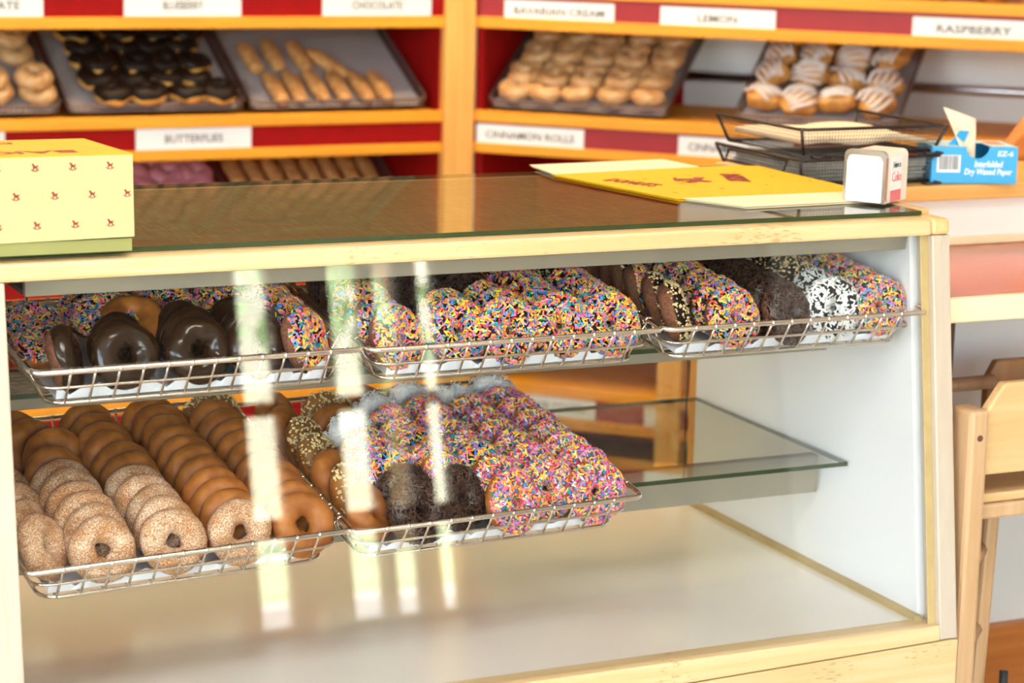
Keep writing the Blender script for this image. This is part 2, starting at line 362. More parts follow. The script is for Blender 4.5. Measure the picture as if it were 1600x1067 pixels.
# ------------------------------------------------------------------ back shelving
TIERS = [(.985, 1.009, .939, .985, .915, .939), (.705, .729, .659, .705, .635, .659), (.431, .455, .385, .431, .363, .385), (.131, .155, .085, .131, .063, .085), (-.169, -.145, -.215, -.169, -.24, -.215)]  # first tier is out of view, added to shade the trays below it
def shelving(name, label, mw, x0, x1, backmat, depth, bmat2, fmat):
    t = thing(name, label, 'shelving', mw)
    for (l0, l1, f0, f1, r0, r1) in TIERS:
        bx('shelf_board', (x0, .02, l1-.018), (x1, depth, l1-.002), 'shelf_pine', t)
        bx('lip_rail', (x0, 0, l0), (x1, .02, l1), 'shelf_pine', t, .002)
        bx('fascia', (x0, .006, f0), (x1, .018, f1), fmat, t)
        bx('lower_rail', (x0, 0, r0), (x1, .02, r1), 'shelf_pine', t, .002)
    bx('back_panel', (x0, depth, ZF), (x1, depth+.015, 1.2), backmat, t)
    return t
left_u = shelving('shelving_unit', 'orange pine wall shelving with dark red fascia beside the light corner post', T(1.425, 2.2, 0), -2.4, 0, 'red_panel', .42, 'red_panel', 'red_panel')
bx('side_panel', (-.004, .02, ZF), (.012, .42, 1.2), 'red_panel', left_u)
bx('post', (0, -.012, ZF), (.069, .05, 1.2), 'post_pine', left_u, .003)
RU = T(1.494, 2.2, 0) @ Rz(-PI/4)
right_u = shelving('shelving_unit', 'angled pine wall shelving with white backing, running from the corner post behind the wire trays', RU, 0, 1.9, 'white_laminate', .42, 'red_panel', 'wine_fascia')
bx('side_panel', (.0, .02, ZF), (.016, .42, 1.2), 'red_panel', right_u)
bx('back_panel', (.016, .405, ZF), (.36, .419, 1.2), 'red_panel', right_u)
for z in (.523, .80):
    MB().tube([(.37, .385, z), (1.88, .385, z)], .011, 10).obj('support_bar', 'steel', right_u, smooth=True)
bx('post', (.445, -.012, ZF), (.50, .05, .12), 'post_pine', right_u, .003)
# shelf cards
def card(root, mw, xc, zc, s, wd=.249, h=.044, tw=None, label=None):
    c = MB().box((-wd/2, -.0015, -h/2), (wd/2, 0, h/2)).obj('shelf_card', 'card')
    c.matrix_world = mw @ T(xc, .0055, zc)
    tag(c, label or 'white shelf card reading %s' % s, 'sign', 'printed shelf cards')
    if s: text('lettering', s, tw or min(.21, .017*len(s)), 'ink', c, T(0, -.0017, 0) @ FRONT, hmax=.0165, bold=.012)
LM = T(0, 2.2, 0)
card(left_u, LM, .428, .682, 'CHOCOLATE', label='white shelf card ending in ATE beside the BLUEBERRY card', tw=.155)
card(left_u, LM, .842, .682, 'BLUEBERRY', tw=.085)
card(left_u, LM, 1.270, .682, 'CHOCOLATE', tw=.115, label='white shelf card reading CHOCOLATE beside the corner post')
card(left_u, LM, .864, .408, 'BUTTERFLIES', tw=.125)
card(left_u, LM, .346, .410, 'GLAZED', label='white shelf card half hidden behind the yellow cake box')
card(right_u, RU, .193, .675, 'BAVARIAN CREAM', tw=.205)
card(right_u, RU, .544, .675, 'LEMON', tw=.085)
card(right_u, RU, 1.078, .675, 'RASPBERRY', tw=.15)
card(right_u, RU, .133, .404, 'CINNAMON ROLLS', tw=.205)
card(right_u, RU, .594, .404, 'CINNAMON TWISTS', tw=.205, label='white shelf card starting CINNA behind the black wire trays')
card(right_u, RU, .178, -.192, 'CHOCOLATE COATED', tw=.205, label='white shelf card seen low through the case glass')
card(right_u, RU, .43, -.192, '', wd=.03, label='narrow white card end beside the low pine post')

# slanted back trays
def tube_loop(x0, y0, x1, y1, z, r, rad, n=4):
    pts = []
    for cx, cy, a0 in ((x1-rad, y0+rad, -PI/2), (x1-rad, y1-rad, 0), (x0+rad, y1-rad, PI/2), (x0+rad, y0+rad, PI)):
        for k in range(n+1):
            a = a0+PI/2*k/n; pts.append((cx+rad*math.cos(a), cy+rad*math.sin(a), z))
    return pts
def back_tray(mw, label, wd, ln=.36):
    t = thing('wire_tray', label, 'tray', mw)
    MB().tube(tube_loop(0, 0, wd, ln, .022, 0, .02), .0032, 8, True).obj('rim', 'dark_wire', t, smooth=True)
    MB().tube(tube_loop(.004, .004, wd-.004, ln-.004, .004, 0, .02), .0025, 8, True).obj('bottom_wire', 'dark_wire', t, smooth=True)
    mb = MB()
    for k in range(int(ln/.012)):
        y = .01+k*.012
        for x in (.002, wd-.002): mb.tube([(x, y, .004), (x, y, .022)], .0013, 4)
    for k in range(int(wd/.012)):
        x = .01+k*.012
        for y in (.002, ln-.002): mb.tube([(x, y, .004), (x, y, .022)], .0013, 4)
    o = mb.obj('mesh_side', 'dark_wire', t); o['kind'] = 'stuff'
    mb = MB()
    for k in range(int(ln/.02)): mb.tube([(.004, .01+k*.02, .003), (wd-.004, .01+k*.02, .003)], .0013, 4)
    o = mb.obj('mesh_base', 'dark_wire', t); o['kind'] = 'stuff'
    return t
TILT = math.radians(27)
def tray_paper(mw, wd, label, ln=.35):
    mb = MB(); mb.box((.008, .006, .0045), (wd-.008, ln-.006, .0058)); o = mb.obj('paper_liner', 'tray_paper'); o.matrix_world = mw
    tag(o, label, 'paper')
# ------------------------------------------------------------------ donuts
def dsurf(u, v, s, R=.0238, r=.0152, off=0):
    rr = r*(1+.05*math.sin(3*u+s)+.035*math.sin(5*u+2*v+2.1*s)+.02*math.sin(9*u-3*v+s))+off
    RR = R*(1+.03*math.sin(2*u+1.7*s))
    return Vector(((RR+rr*math.cos(v))*math.cos(u), (RR+rr*math.cos(v))*math.sin(u), rr*math.sin(v)*.97))
def ring_mesh(name, mat, s, R=.0238, r=.0152, nu=36, nv=18):
    mb = MB(); vs = [dsurf(2*PI*i/nu, 2*PI*j/nv, s, R, r) for i in range(nu) for j in range(nv)]
    mb.add(vs, [(i*nv+j, ((i+1) % nu)*nv+j, ((i+1) % nu)*nv+(j+1) % nv, i*nv+(j+1) % nv) for i in range(nu) for j in range(nv)])
    return mb.mesh(name, mat, True)
def icing_mesh(name, mat, s, R=.0238, r=.0152, th=.0013, a0=-.15, nu=40, nv=14):
    mb = MB(); vs = []
    for i in range(nu):
        u = 2*PI*i/nu; lo = a0+.12*math.sin(4*u+s)+.1*math.sin(7*u+2*s); hi = PI+.3+.1*math.sin(3*u+s)
        for j in range(nv):
            v = lo+(hi-lo)*j/(nv-1); e = min(j, nv-1-j); vs.append(dsurf(u, v, s, R, r, th*(-.4 if e == 0 else .75 if e == 1 else 1)))
    mb.add(vs, [(i*nv+j, ((i+1) % nu)*nv+j, ((i+1) % nu)*nv+j+1, i*nv+j+1) for i in range(nu) for j in range(nv-1)])
    return mb.mesh(name, mat, True)
PAL = [(.03, .26, .60), (.05, .34, .66), (.0, .30, .26), (.95, .72, .08), (.95, .40, .06), (.90, .68, .06), (.95, .75, .12), (.95, .27, .03), (.95, .33, .05), (.90, .16, .38), (.92, .24, .48), (.75, .04, .07), (.36, .20, .62)]
PALP = PAL+[(.90, .16, .40), (.75, .04, .12), (.75, .72, .75)]
PALB = [(.035, .016, .010), (.07, .03, .018), (.10, .045, .026), (.05, .022, .014)]
def topping(name, mat, s, count, kind, pal=None, R=.0238, r=.0152, lo=-.25, hi=3.5):
    rnd = random.Random(s*31+count); mb = MB()
    for _ in range(count):
        while True:
            u = rnd.uniform(0, 2*PI); v = rnd.uniform(lo, hi)
            if rnd.random() < (R+r*math.cos(v))/(R+r): break
        p = dsurf(u, v, s, R, r, .0016); n = (p-dsurf(u, v, s, R, r, -.004)).normalized()
        t = n.cross(Vector((rnd.gauss(0, 1), rnd.gauss(0, 1), rnd.gauss(0, 1)))).normalized(); b = n.cross(t)
        if kind == 'rod':
            l, w_ = rnd.uniform(.0023, .0033), rnd.uniform(.0008, .0010); t = (t+n*rnd.uniform(-.25, .35)).normalized(); b = n.cross(t).normalized(); m = t.cross(b)
            p = p+n*rnd.uniform(0, .0012); vs = []
            for sg in (-1, 1):
                for a in range(4): q = PI/4+a*PI/2; vs.append(p+t*sg*l+(b*math.cos(q)+m*math.sin(q))*w_*1.25)
            mb.add(vs, [(3, 2, 1, 0), (4, 5, 6, 7), (0, 1, 5, 4), (1, 2, 6, 5), (2, 3, 7, 6), (3, 0, 4, 7)], rnd.choice(pal) if pal else None)
        elif kind == 'chunk':
            k = rnd.uniform(.0012, .0027); ax = [(t*rnd.uniform(.6, 1.3), b*rnd.uniform(.6, 1.3), n*rnd.uniform(.5, 1))][0]; p = p+n*.0008
            vs = [p+ax[0]*k, p-ax[0]*k, p+ax[1]*k, p-ax[1]*k, p+ax[2]*k, p-ax[2]*k]
            mb.add(vs, [(0, 2, 4), (2, 1, 4), (1, 3, 4), (3, 0, 4), (2, 0, 5), (1, 2, 5), (3, 1, 5), (0, 3, 5)])
        else:
            l, w_ = rnd.uniform(.003, .005), rnd.uniform(.0009, .0014); p = p+n*rnd.uniform(.0003, .002); t = (t+n*rnd.uniform(-.3, .5)).normalized(); b = n.cross(t).normalized(); k = n*rnd.uniform(-.001, .0016)
            vs = [p-t*l-b*w_+k, p-b*w_, p+t*l-b*w_+k, p-t*l+b*w_+k, p+b*w_, p+t*l+b*w_+k]; vs += [v+n*.0004 for v in vs]
            mb.add(vs, [(0, 1, 4, 3), (1, 2, 5, 4), (9, 10, 7, 6), (10, 11, 8, 7), (3, 4, 10, 9), (4, 5, 11, 10), (1, 0, 6, 7), (2, 1, 7, 8)])
    return mb.mesh(name, mat)
V = 3
KIND = {}
def kind(key, dough, icing=None, top=None, desc='', cat='donut', R=.0238, r=.0152, a0=.05):
    vs = []
    for s in range(V):
        d = ring_mesh('donut', dough, s*1.9+len(KIND), R, r); parts = []
        sd = s*1.9+len(KIND)
        if icing: parts.append(('icing', icing_mesh('icing', icing, sd, R, r, a0=a0), None))
        if top: nm, mt, cnt, kd, pal = top; parts.append((nm, topping(nm, mt, sd, cnt, kd, pal, R, r, a0-.08, PI+.35), 'stuff'))
        vs.append((d, parts))
    KIND[key] = (vs, desc)
kind('sugar', 'dough_sugar', desc='cinnamon sugar donut')
kind('plain', 'dough_plain', desc='plain brown cake donut')
kind('choc', 'dough_choc', 'choc_icing', desc='glossy chocolate-iced donut', a0=-.35)
kind('rain', 'dough_choc', 'choc_icing_dull', ('sprinkles', 'sprinkle', 820, 'rod', PAL), desc='rainbow-sprinkled chocolate donut', a0=.3)
kind('rainp', 'dough_plain', 'choc_icing_dull', ('sprinkles', 'sprinkle', 820, 'rod', PAL), desc='rainbow-sprinkled plain donut', a0=.2)
kind('rainw', 'dough_plain', 'lilac_glaze', ('sprinkles', 'sprinkle', 850, 'rod', PALP), desc='pink-toned rainbow-sprinkled donut', a0=.5)
kind('jim', 'dough_choc', 'choc_icing_dull', ('sprinkles', 'sprinkle', 1000, 'rod', PALB), desc='dark chocolate-sprinkled donut')
kind('nut', 'dough_choc', 'choc_icing_dull', ('chopped_nuts', 'peanut', 420, 'chunk', None), desc='chopped-peanut chocolate donut')
kind('nutp', 'dough_plain', 'tan_glaze', ('chopped_nuts', 'peanut', 420, 'chunk', None), desc='chopped-peanut plain donut')
kind('coco', 'dough_choc', 'choc_icing_dull', ('coconut_flakes', 'coconut', 430, 'flake', None), desc='white coconut-flaked donut')
kind('cocop', 'dough_plain', 'white_glaze', ('coconut_flakes', 'coconut', 430, 'flake', None), desc='white coconut-topped plain donut')
kind('bchoc', 'dough_gold', 'choc_icing_dull', desc='chocolate-iced donut', R=.023, r=.0165, a0=-.05)
kind('bglaz', 'glazed', desc='glazed donut', R=.0225, r=.0165)
kind('bpink', 'dough_gold', 'pink_icing', desc='pink-iced donut', R=.024, r=.0175)
def put(key, mw, label, group, name='donut', vi=None, scale=1):
    vs, _ = KIND[key]; d, parts = vs[random.randrange(V) if vi is None else vi]
    o = bpy.data.objects.new(name, d); COL.objects.link(o)
    o.matrix_world = mw @ Rz(random.uniform(0, 6.28)) @ Matrix.Scale(scale, 4)
    tag(o, label, 'donut', group)
    par = o
    for nm, me, kd in parts:                 # the topping sits on the icing
        c = bpy.data.objects.new(nm, me); COL.objects.link(c); c.parent = par; par = c
        if kd: c['kind'] = kd
    return o

# wire baskets in the case -----------------------------------------------------
BW, BL, BH = .388, .42, .045
def upright_mesh(name, ins):
    mb = MB(); mb.tube([(0, 0, BH), (0, ins*.5, BH*.5), (0, ins, 0)], .0016, 6); mb.tube([(-.0016, 0, BH), (.0016, 0, BH)], .0043, 8); return mb.mesh(name, 'wire', True)
UP = upright_mesh('upright_wire', .024)
def basket(mw, label):
    t = thing('wire_basket', label, 'basket', mw, 'wire baskets in the display case')
    MB().tube(tube_loop(0, 0, BW, BL, BH, 0, .012), .0034, 8, True).obj('rim', 'wire', t, smooth=True)
    MB().tube(tube_loop(.012, .012, BW-.012, BL-.012, BH*.5, 0, .02), .0019, 6, True).obj('middle_wire', 'wire', t, smooth=True)
    MB().tube(tube_loop(.024, .024, BW-.024, BL-.024, 0, 0, .022), .0023, 6, True).obj('bottom_wire', 'wire', t, smooth=True)
    for k in range(12):
        x = .042+k*(BW-.084)/11
        link('upright_wire', UP, t, 0, T(x, 0, 0)); link('upright_wire', UP, t, 0, T(x, BL, 0) @ Rz(PI))
    for k in range(13):
        y = .042+k*(BL-.084)/12
        link('upright_wire', UP, t, 0, T(0, y, 0) @ Rz(-PI/2)); link('upright_wire', UP, t, 0, T(BW, y, 0) @ Rz(PI/2))
    mb = MB()
    for k in range(12): x = .042+k*(BW-.084)/11; mb.tube([(x, .024, 0), (x, BL-.024, 0)], .0012, 5)
    for k in range(8): y = .06+k*(BL-.12)/7; mb.tube([(.024, y, -.001), (BW-.024, y, -.001)], .0012, 5)
    o = mb.obj('base_grid', 'wire', t); o['kind'] = 'stuff'
def liner(mw, label, seed):
    rnd = random.Random(seed); mb = MB(); n = 40; vs = []
    for i in range(n+1):
        x = .034+(BW-.068)*i/n; hh = .013+.005*math.sin(i*.9+seed)+.003*math.sin(i*2.3+seed*2)+(.008 if i > n-3 else 0)
        k = .6*math.sin(i*.5+seed)*.001
        vs += [(x, BL-.04, .0026), (x, .05, .0026+abs(k)), (x, .031, .0026), (x, .031-.75*hh*.6+.0035, hh+.001)]
    fs = [(i*4+j, (i+1)*4+j, (i+1)*4+j+1, i*4+j+1) for i in range(n) for j in range(3)]
    mb.add(vs, fs); o = mb.obj('paper_liner', 'paper_white'); o.matrix_world = mw
    s = o.modifiers.new('thickness', 'SOLIDIFY'); s.thickness = .0005
    tag(o, label, 'paper', 'paper liners in the wire baskets')
def B(x, y, zrim, yw, tilt, rl=0): return T(x, y, zrim-BH) @ Rz(yw) @ Ry(-rl) @ Rx(tilt)
BASK = {
 'L1': (B(.009, .036, .190, .046, .165, .018), 'lower basket of cinnamon sugar donuts'),
 'L2': (B(.394, .044, .196, .030, .150, .012), 'lower basket ending in rainbow donuts'),
 'U1': (B(.026, .056, .408, .030, .125), 'upper basket with glossy chocolate donuts'),
 'U2': (B(.418, .058, .408, .010, .125), 'upper middle basket'),
 'U3': (B(.808, .060, .408, .004, .125), 'upper basket by the white end panel'),
}
LBL = {'L1': 'chromed wire basket holding cinnamon sugar and plain donuts on the lower shelf', 'L2': 'chromed wire basket of rainbow and chocolate-sprinkled donuts on the lower shelf',
       'U1': 'chromed wire basket with glossy chocolate-iced donuts on the upper shelf', 'U2': 'chromed wire basket of rainbow donuts in the middle of the upper shelf', 'U3': 'chromed wire basket on the upper shelf beside the white end panel'}
for i, (k, (mw, nm)) in enumerate(BASK.items()):
    basket(mw, LBL[k]); liner(mw, 'white paper liner under the donuts, %s' % nm, i+1)
def at(key, lx, ly, lz, e, yw=0, rl=0):
    return BASK[key][0] @ T(lx, ly, lz) @ Rz(yw) @ Rx(PI/2-e) 
def edge_z(e): return .0238*math.cos(e)+.0150+.003
def column(bk, ci, lx, kinds, y0=.040, sp=.0325, e=.42, yw=0, colname='', lean=None):
    y = y0
    for i, k in enumerate(kinds):
        if k is not None:
            ee = e+random.uniform(-.06, .06); yy = yw+random.uniform(-.1, .1)
            lab = '%s, %s behind the rim, %s column, %s' % (KIND[k][1], ORD[i], colname, BASK[bk][1])
            put(k, at(bk, lx+random.uniform(-.003, .003), y, edge_z(ee)+random.uniform(0, .003), ee, yy), lab, 'donuts in the case')
        y += sp
CN = ['post-side', 'second', 'third', 'fourth', 'fifth']
# lower basket 1: sugar and plain donuts
P_, S_ = 'plain', 'sugar'
column('L1', 0, .040, [S_, S_, S_, S_], .075, .045, .55, .95, 'first')
column('L1', 1, .103, [S_]*6+[P_]*1, .046, .033, .42, .08, 'second')
column('L1', 2, .184, [S_]*5+[P_]*6, .042, .0325, .42, .05, 'third')
column('L1', 3, .266, [S_]+[P_]*10, .042, .0325, .42, .03, 'fourth')
column('L1', 4, .344, [P_]*10+['nutp'], .042, .0325, .42, .0, 'fifth')
for i, (x, y) in enumerate(((.10, .335), (.085, .37), (.12, .30))):
    put('plain', at('L1', x, y, edge_z(.5)+.004, .5, .1), 'plain brown cake donut, %s from back rim, second column, lower cinnamon sugar basket' % ('second', 'first', 'third')[i], 'donuts in the case')
# lower basket 2
column('L2', 0, .046, ['plain', 'nutp', 'plain', 'nutp', 'nutp', 'plain', 'plain'], .062, .052, .62, .85, 'first')
column('L2', 1, .104, ['jim', 'jim', 'rainp', 'rainw', 'rainw', 'cocop', 'plain', 'nutp'], .044, .043, .42, .15, 'second')
column('L2', 2, .164, ['jim', 'rainw', 'rainw', 'rainp', 'rainw', 'rainw', 'cocop', 'plain'], .068, .042, .42, .25, 'third')
column('L2', 3, .224, ['rainw', 'rainw', 'rainp', 'rainw', 'rainw', 'rainw', 'rainw', 'cocop'], .040, .044, .42, .25, 'fourth')
column('L2', 4, .284, ['rainw', 'rainw', 'rainw', 'rainw', 'rainw', 'rainw', 'cocop'], .066, .044, .42, .1, 'fifth')
column('L2', 5, .344, ['rainw', 'rainw', 'rainw', 'rainw', 'rainw', 'rainw', 'rainw', 'cocop'], .042, .044, .42, -.05, 'sixth')
# upper basket 1
put('choc', at('U1', .052, .062, edge_z(.55), .3, 1.25), 'glossy chocolate-iced donut standing edge-on behind the left post, upper basket', 'donuts in the case')
column('U1', 1, .120, ['choc', 'choc'], .050, .030, .42, .12, 'second')
column('U1', 2, .205, ['choc', 'choc', 'choc'], .048, .030, .42, .18, 'third')
column('U1', 3, .275, ['choc', 'choc', 'choc', 'rain'], .052, .033, .42, .25, 'fourth')
column('U1', 4, .338, ['rain', 'rain', 'rain', 'rain'], .060, .042, .45, .75, 'fifth')
for i, (x, y, z, k, ee, yw_) in enumerate(((.050, .140, .020, 'rainp', 1.5, 0), (.130, .160, .048, 'rainp', 1.25, -.6), (.055, .225, .022, 'rainp', 1.35, .3), (.150, .128, .052, 'plain', 1.2, -.3), (.205, .175, .048, 'rainp', 1.15, .2), (.135, .240, .025, 'rainp', 1.3, 0), (.215, .255, .025, 'rainp', 1.3, .1), (.285, .190, .046, 'rainp', 1.0, .4), (.29, .275, .025, 'rainp', 1.3, 0))):
    put(k, at('U1', x, y, z+.004, ee, yw_), '%s lying behind the glossy chocolate donuts, %s from left post' % (KIND[k][1], ORD[i]), 'donuts in the case')
put('plain', at('U1', .345, .26, .05, .5, .9), 'plain brown donut wrapped in lilac paper behind the sprinkled donuts', 'donuts in the case')
# upper basket 2
column('U2', 0, .050, ['rain', 'rain', 'rain', 'rain', 'jim', 'jim'], .052, .042, .42, .55, 'first')
column('U2', 1, .130, ['rain', 'rain', 'jim', 'jim', 'jim', 'jim', 'jim'], .055, .037, .42, .10, 'second')
column('U2', 2, .198, ['rain', 'rain', 'rain', 'jim', 'jim', 'jim', 'jim'], .046, .037, .42, .12, 'third')
column('U2', 3, .268, ['rain', 'rain', 'rain', 'rain', 'rain', 'rain', 'nut'], .052, .037, .42, .05, 'fourth')
column('U2', 4, .338, ['rain', 'rain', 'rain', 'rain', 'nut', 'rain', 'rain'], .048, .037, .42, -.05, 'fifth')
# upper basket 3
column('U3', 0, .048, ['nut', 'nut', 'rain', 'nut', 'rain', 'rain', 'rain'], .075, .042, .30, 1.15, 'first')
column('U3', 1, .120, ['rain', 'rain', 'rain', 'rain', 'rain', 'rain', 'rain'], .046, .037, .42, .25, 'second')
column('U3', 2, .196, ['jim', 'jim', 'jim', 'jim', 'jim', 'jim', 'jim', 'jim'], .044, .036, .42, .30, 'third')
column('U3', 3, .268, ['coco', 'coco', 'nut', 'nut', 'nut', 'coco', 'nut', 'nut'], .050, .036, .42, .0, 'fourth')
column('U3', 4, .340, ['rain', 'rain', 'rain', 'rain', 'rain', 'rain', 'rain', 'rain'], .050, .036, .42, -.05, 'fifth')
# lilac paper sheet by the plain donut
mb = MB(); vs = []
for i in range(13):
    x = -.045+.09*i/12; zz = .045+.008*(i % 3)+.0*i; vs += [(x, .004*math.sin(i), 0), (x, .006*math.sin(i+1), zz)]
mb.add(vs, [(i*2, i*2+2, i*2+3, i*2+1) for i in range(12)])
o = mb.obj('paper_wrap', 'lilac_paper'); o.matrix_world = BASK['U1'][0] @ T(.325, .225, .03) @ Rz(.5) @ Rx(-.5)
o.modifiers.new('thickness', 'SOLIDIFY').thickness = .0006
tag(o, 'torn-edged lilac paper sheet behind sprinkled donuts in the upper basket', 'paper')

# ------------------------------------------------------------------ back shelf goods
def tray_on(mw0, x, z, wd, what, ln=.36):
    mw = mw0 @ T(x, .03, z) @ Rx(TILT)
    back_tray(mw, 'dark wire tray slanted on the shelf, holding %s' % what, wd, ln); return mw
def scatter(key, mw, pts, label, group, jig=.004, lift=.006, tilt=.0, sc=1):
    seen = {}
    for (x, y, l) in pts:
        rw = round(y, 3); seen.setdefault(rw, 0); seen[rw] += 1
        lb = label.replace('#R', ORD[list(seen).index(rw)]).replace('#C', ORD[seen[rw]-1]) if '#' in label else label
        put(key, mw @ T(x+random.uniform(-jig, jig), y+random.uniform(-jig, jig), .022+lift+l) @ Rx(tilt+random.uniform(-.12, .12)) @ Ry(random.uniform(-.12, .12)), lb, group, scale=sc)
t0 = tray_on(LM, .215, .459, .375, 'glazed donuts beside chocolate-iced ones'); tray_paper(t0, .375, 'grey paper under the glazed donuts on the BUTTERFLIES-tier tray')
scatter('bglaz', t0, [(.335, .05, 0), (.325, .06, .03), (.25, .05, 0), (.24, .06, .03), (.32, .20, 0), (.31, .215, .03), (.30, .27, 0), (.23, .22, 0), (.23, .27, 0), (.33, .29, .0)], 'glazed donut piled on the slanted tray next to the chocolate-iced donuts', 'glazed donuts beside the chocolate-iced tray')
t1 = tray_on(LM, .605, .459, .375, 'chocolate-iced donuts'); tray_paper(t1, .375, 'grey paper under the chocolate-iced donuts above the BUTTERFLIES card')
pts = []
for r_, xs in enumerate(([.10, .175, .26, .325], [.075, .15, .22, .285], [.09, .17, .235, .29], [.08, .15, .21, .27], [.075, .16, .22, .28], [.065, .16, .25, .31], [.17, .245])):
    for x in xs: pts.append((x, .035+r_*.043, .004+(r_ % 3)*.006))
scatter('bchoc', t1, pts, 'chocolate-iced yellow donut, #R row from the lip, #C from the glazed tray, above BUTTERFLIES', 'chocolate-iced donuts on the slanted tray', tilt=-.15, sc=1.06)
t2 = tray_on(LM, .995, .459, .40, 'pale pastry sticks'); tray_paper(t2, .40, 'grey paper under the pastry sticks beside the corner post')
def bar_mesh(name, mat, L=.062, r=.0165, s=0):
    mb = MB(); n, k = 12, 12; vs = []
    for i in range(n+1):
        a = -1+2*i/n; rr = r*max(.02, (1-abs(a)**5))**.5*(1+.06*math.sin(5*a+s)); 
        for j in range(k): q = 2*PI*j/k; vs.append((rr*math.cos(q)*1.15, a*L, rr*math.sin(q)*.85*(1+.08*math.sin(3*q+s))))
    mb.add(vs, [(i*k+j, i*k+(j+1) % k, (i+1)*k+(j+1) % k, (i+1)*k+j) for i in range(n) for j in range(k)]+[tuple(range(k-1, -1, -1)), tuple(range(n*k, n*k+k))])
    return mb.mesh(name, mat, True)
BARS = [bar_mesh('pastry_stick', 'dough_bar', s=s) for s in range(3)]
DARKBARS = [bar_mesh('pastry_stick', 'dough_choc', s=s) for s in range(3)]
def bars(mw, pts, label, group, cat='pastry', lift=.018, me=None):
    for i, (x, y, a) in enumerate(pts):  # noqa
        o = link('pastry_stick', (me or BARS)[i % 3]); o.matrix_world = mw @ T(x, y, lift) @ Rz(a); tag(o, label.replace('#C', ORD[i]), cat, group)
bars(t2, [(.07, .06, .05), (.115, .065, 0), (.165, .07, .06), (.215, .065, 0), (.265, .062, .1), (.31, .06, .05), (.05, .185, .05), (.105, .195, 0), (.165, .19, .05), (.22, .16, .5)], 'tan pastry stick, #C counted along the slanted tray beside the corner post', 'pastry sticks on the tray')
# tier below
t3 = tray_on(LM, .60, .159, .375, 'pink-iced donuts under the BUTTERFLIES card'); t4 = tray_on(LM, .995, .159, .40, 'dark pastry bars low beside the corner post')
scatter('bpink', t3, [(x, y, 0) for y in (.19, .255, .315) for x in (.05, .125, .20, .275, .335)], 'pink-iced donut, low tray under BUTTERFLIES, #R row up, #C one in that row', 'pink-iced donuts on the low tray')
bars(t4, [(.04+.045*k, .28, .03) for k in range(8)]+[(.05+.045*k, .14, .03) for k in range(7)], 'brown pastry bar, #C counted along the low tray beside the corner post', 'pastry bars on the low tray')
# tier above the BLUEBERRY cards
for k, x in enumerate((.215, .605, .995)):
    tt = tray_on(LM, x, .733, .375, ('dark sticks above the ATE card', 'dark sticks above the BLUEBERRY card', 'dark sticks above the CHOCOLATE card')[k])
    bars(tt, [(.04+.045*c, .075+.13*q, .03) for c in range(7) for q in range(2)], ('dark chocolate pastry stick, #C on the top tray over the half-read ATE card', 'dark chocolate pastry stick, #C on the top tray over the BLUEBERRY card', 'dark chocolate pastry stick, #C on the top tray by the corner post')[k], 'dark pastry sticks on the top trays', me=DARKBARS)
# angled unit
t5 = tray_on(RU, .028, .457, .405, 'glazed ring donuts above the CINNAMON ROLLS card'); tray_paper(t5, .405, 'grey paper under the glazed donuts above the CINNAMON ROLLS card')
scatter('bglaz', t5, [(.052+.075*c+.006*(r_ % 2), .04+r_*.046, (r_ % 2)*.006) for r_ in range(7) for c in range(5)], 'glazed ring donut, #R row from the lip, #C from the corner post, above CINNAMON ROLLS', 'glazed donuts on the angled shelf', tilt=-.25)
t6 = tray_on(RU, .585, .457, .345, 'iced fritters behind the black wire trays'); tray_paper(t6, .345, 'grey paper under the iced fritters')
def lump(name, mat, s, off=0, cap=False, a=.042, b=.036, c=.024):
    mb = MB(); nu, nv = 18, 10; vs = []
    for i in range(nv+1):
        th = PI*i/nv if not cap else PI*.55*i/nv
        for j in range(nu):
            ph = 2*PI*j/nu; k = 1+.13*math.sin(3*ph+s)*math.sin(th)+.10*math.sin(5*ph+2*th+s)+.07*math.sin(7*th+2*s+ph)
            if cap and i == nv: k *= .98+.0*off
            k += off
            vs.append((a*k*math.sin(th)*math.cos(ph), b*k*math.sin(th)*math.sin(ph), c*k*math.cos(th)))
    mb.add(vs, [(i*nu+j, (i+1)*nu+j, (i+1)*nu+(j+1) % nu, i*nu+(j+1) % nu) for i in range(nv) for j in range(nu)])
    return mb.mesh(name, mat, True)
FR = [lump('fritter', 'fritter', s*1.7) for s in range(3)]
def drizzle(s):
    mb = MB(); rnd = random.Random(s)
    for k in range(5):
        y = -.024+.012*k; pts = []
        for i in range(7):
            x = -.034+.0113*i; q = 1-(x/.046)**2-(y/.04)**2; pts.append((x, y+.004*math.sin(i+k+s), .0265*math.sqrt(max(.05, q))+.0005))
        mb.tube(pts, .0042, 6)
    return mb.mesh('icing_drizzle', 'white_glaze', True)
DR = [drizzle(s) for s in range(3)]
def fritter(mw, i, label, group):
    o = link('fritter', FR[i % 3]); o.matrix_world = mw; tag(o, label, 'pastry', group); c = link('icing_drizzle', DR[i % 3], o); return o
i = 0
for r_ in range(4):
    for c_ in range(4):
        fritter(t6 @ T(.052+.08*c_, .05+r_*.085, .030+random.uniform(0, .012)) @ Rz(random.uniform(0, 6)) @ Rx(-.35), i, 'golden iced fritter, %s row from the lip, %s from the LEMON side, slanted tray' % (ORD[r_], ORD[c_]), 'iced fritters on the angled shelf'); i += 1
BUN = [lump('bun', 'fritter', 4+s, a=.045, b=.045, c=.026) for s in range(2)]
for k, x in enumerate((.74, .84, .99, 1.10, 1.21)):
    o = link('bun', BUN[k % 2]); o.matrix_world = RU @ T(x, .05+.03*(k % 2), .752); tag(o, 'golden bun, %s counted from the LEMON card, on the shelf above RASPBERRY' % ORD[k], 'pastry', 'buns above the RASPBERRY card')

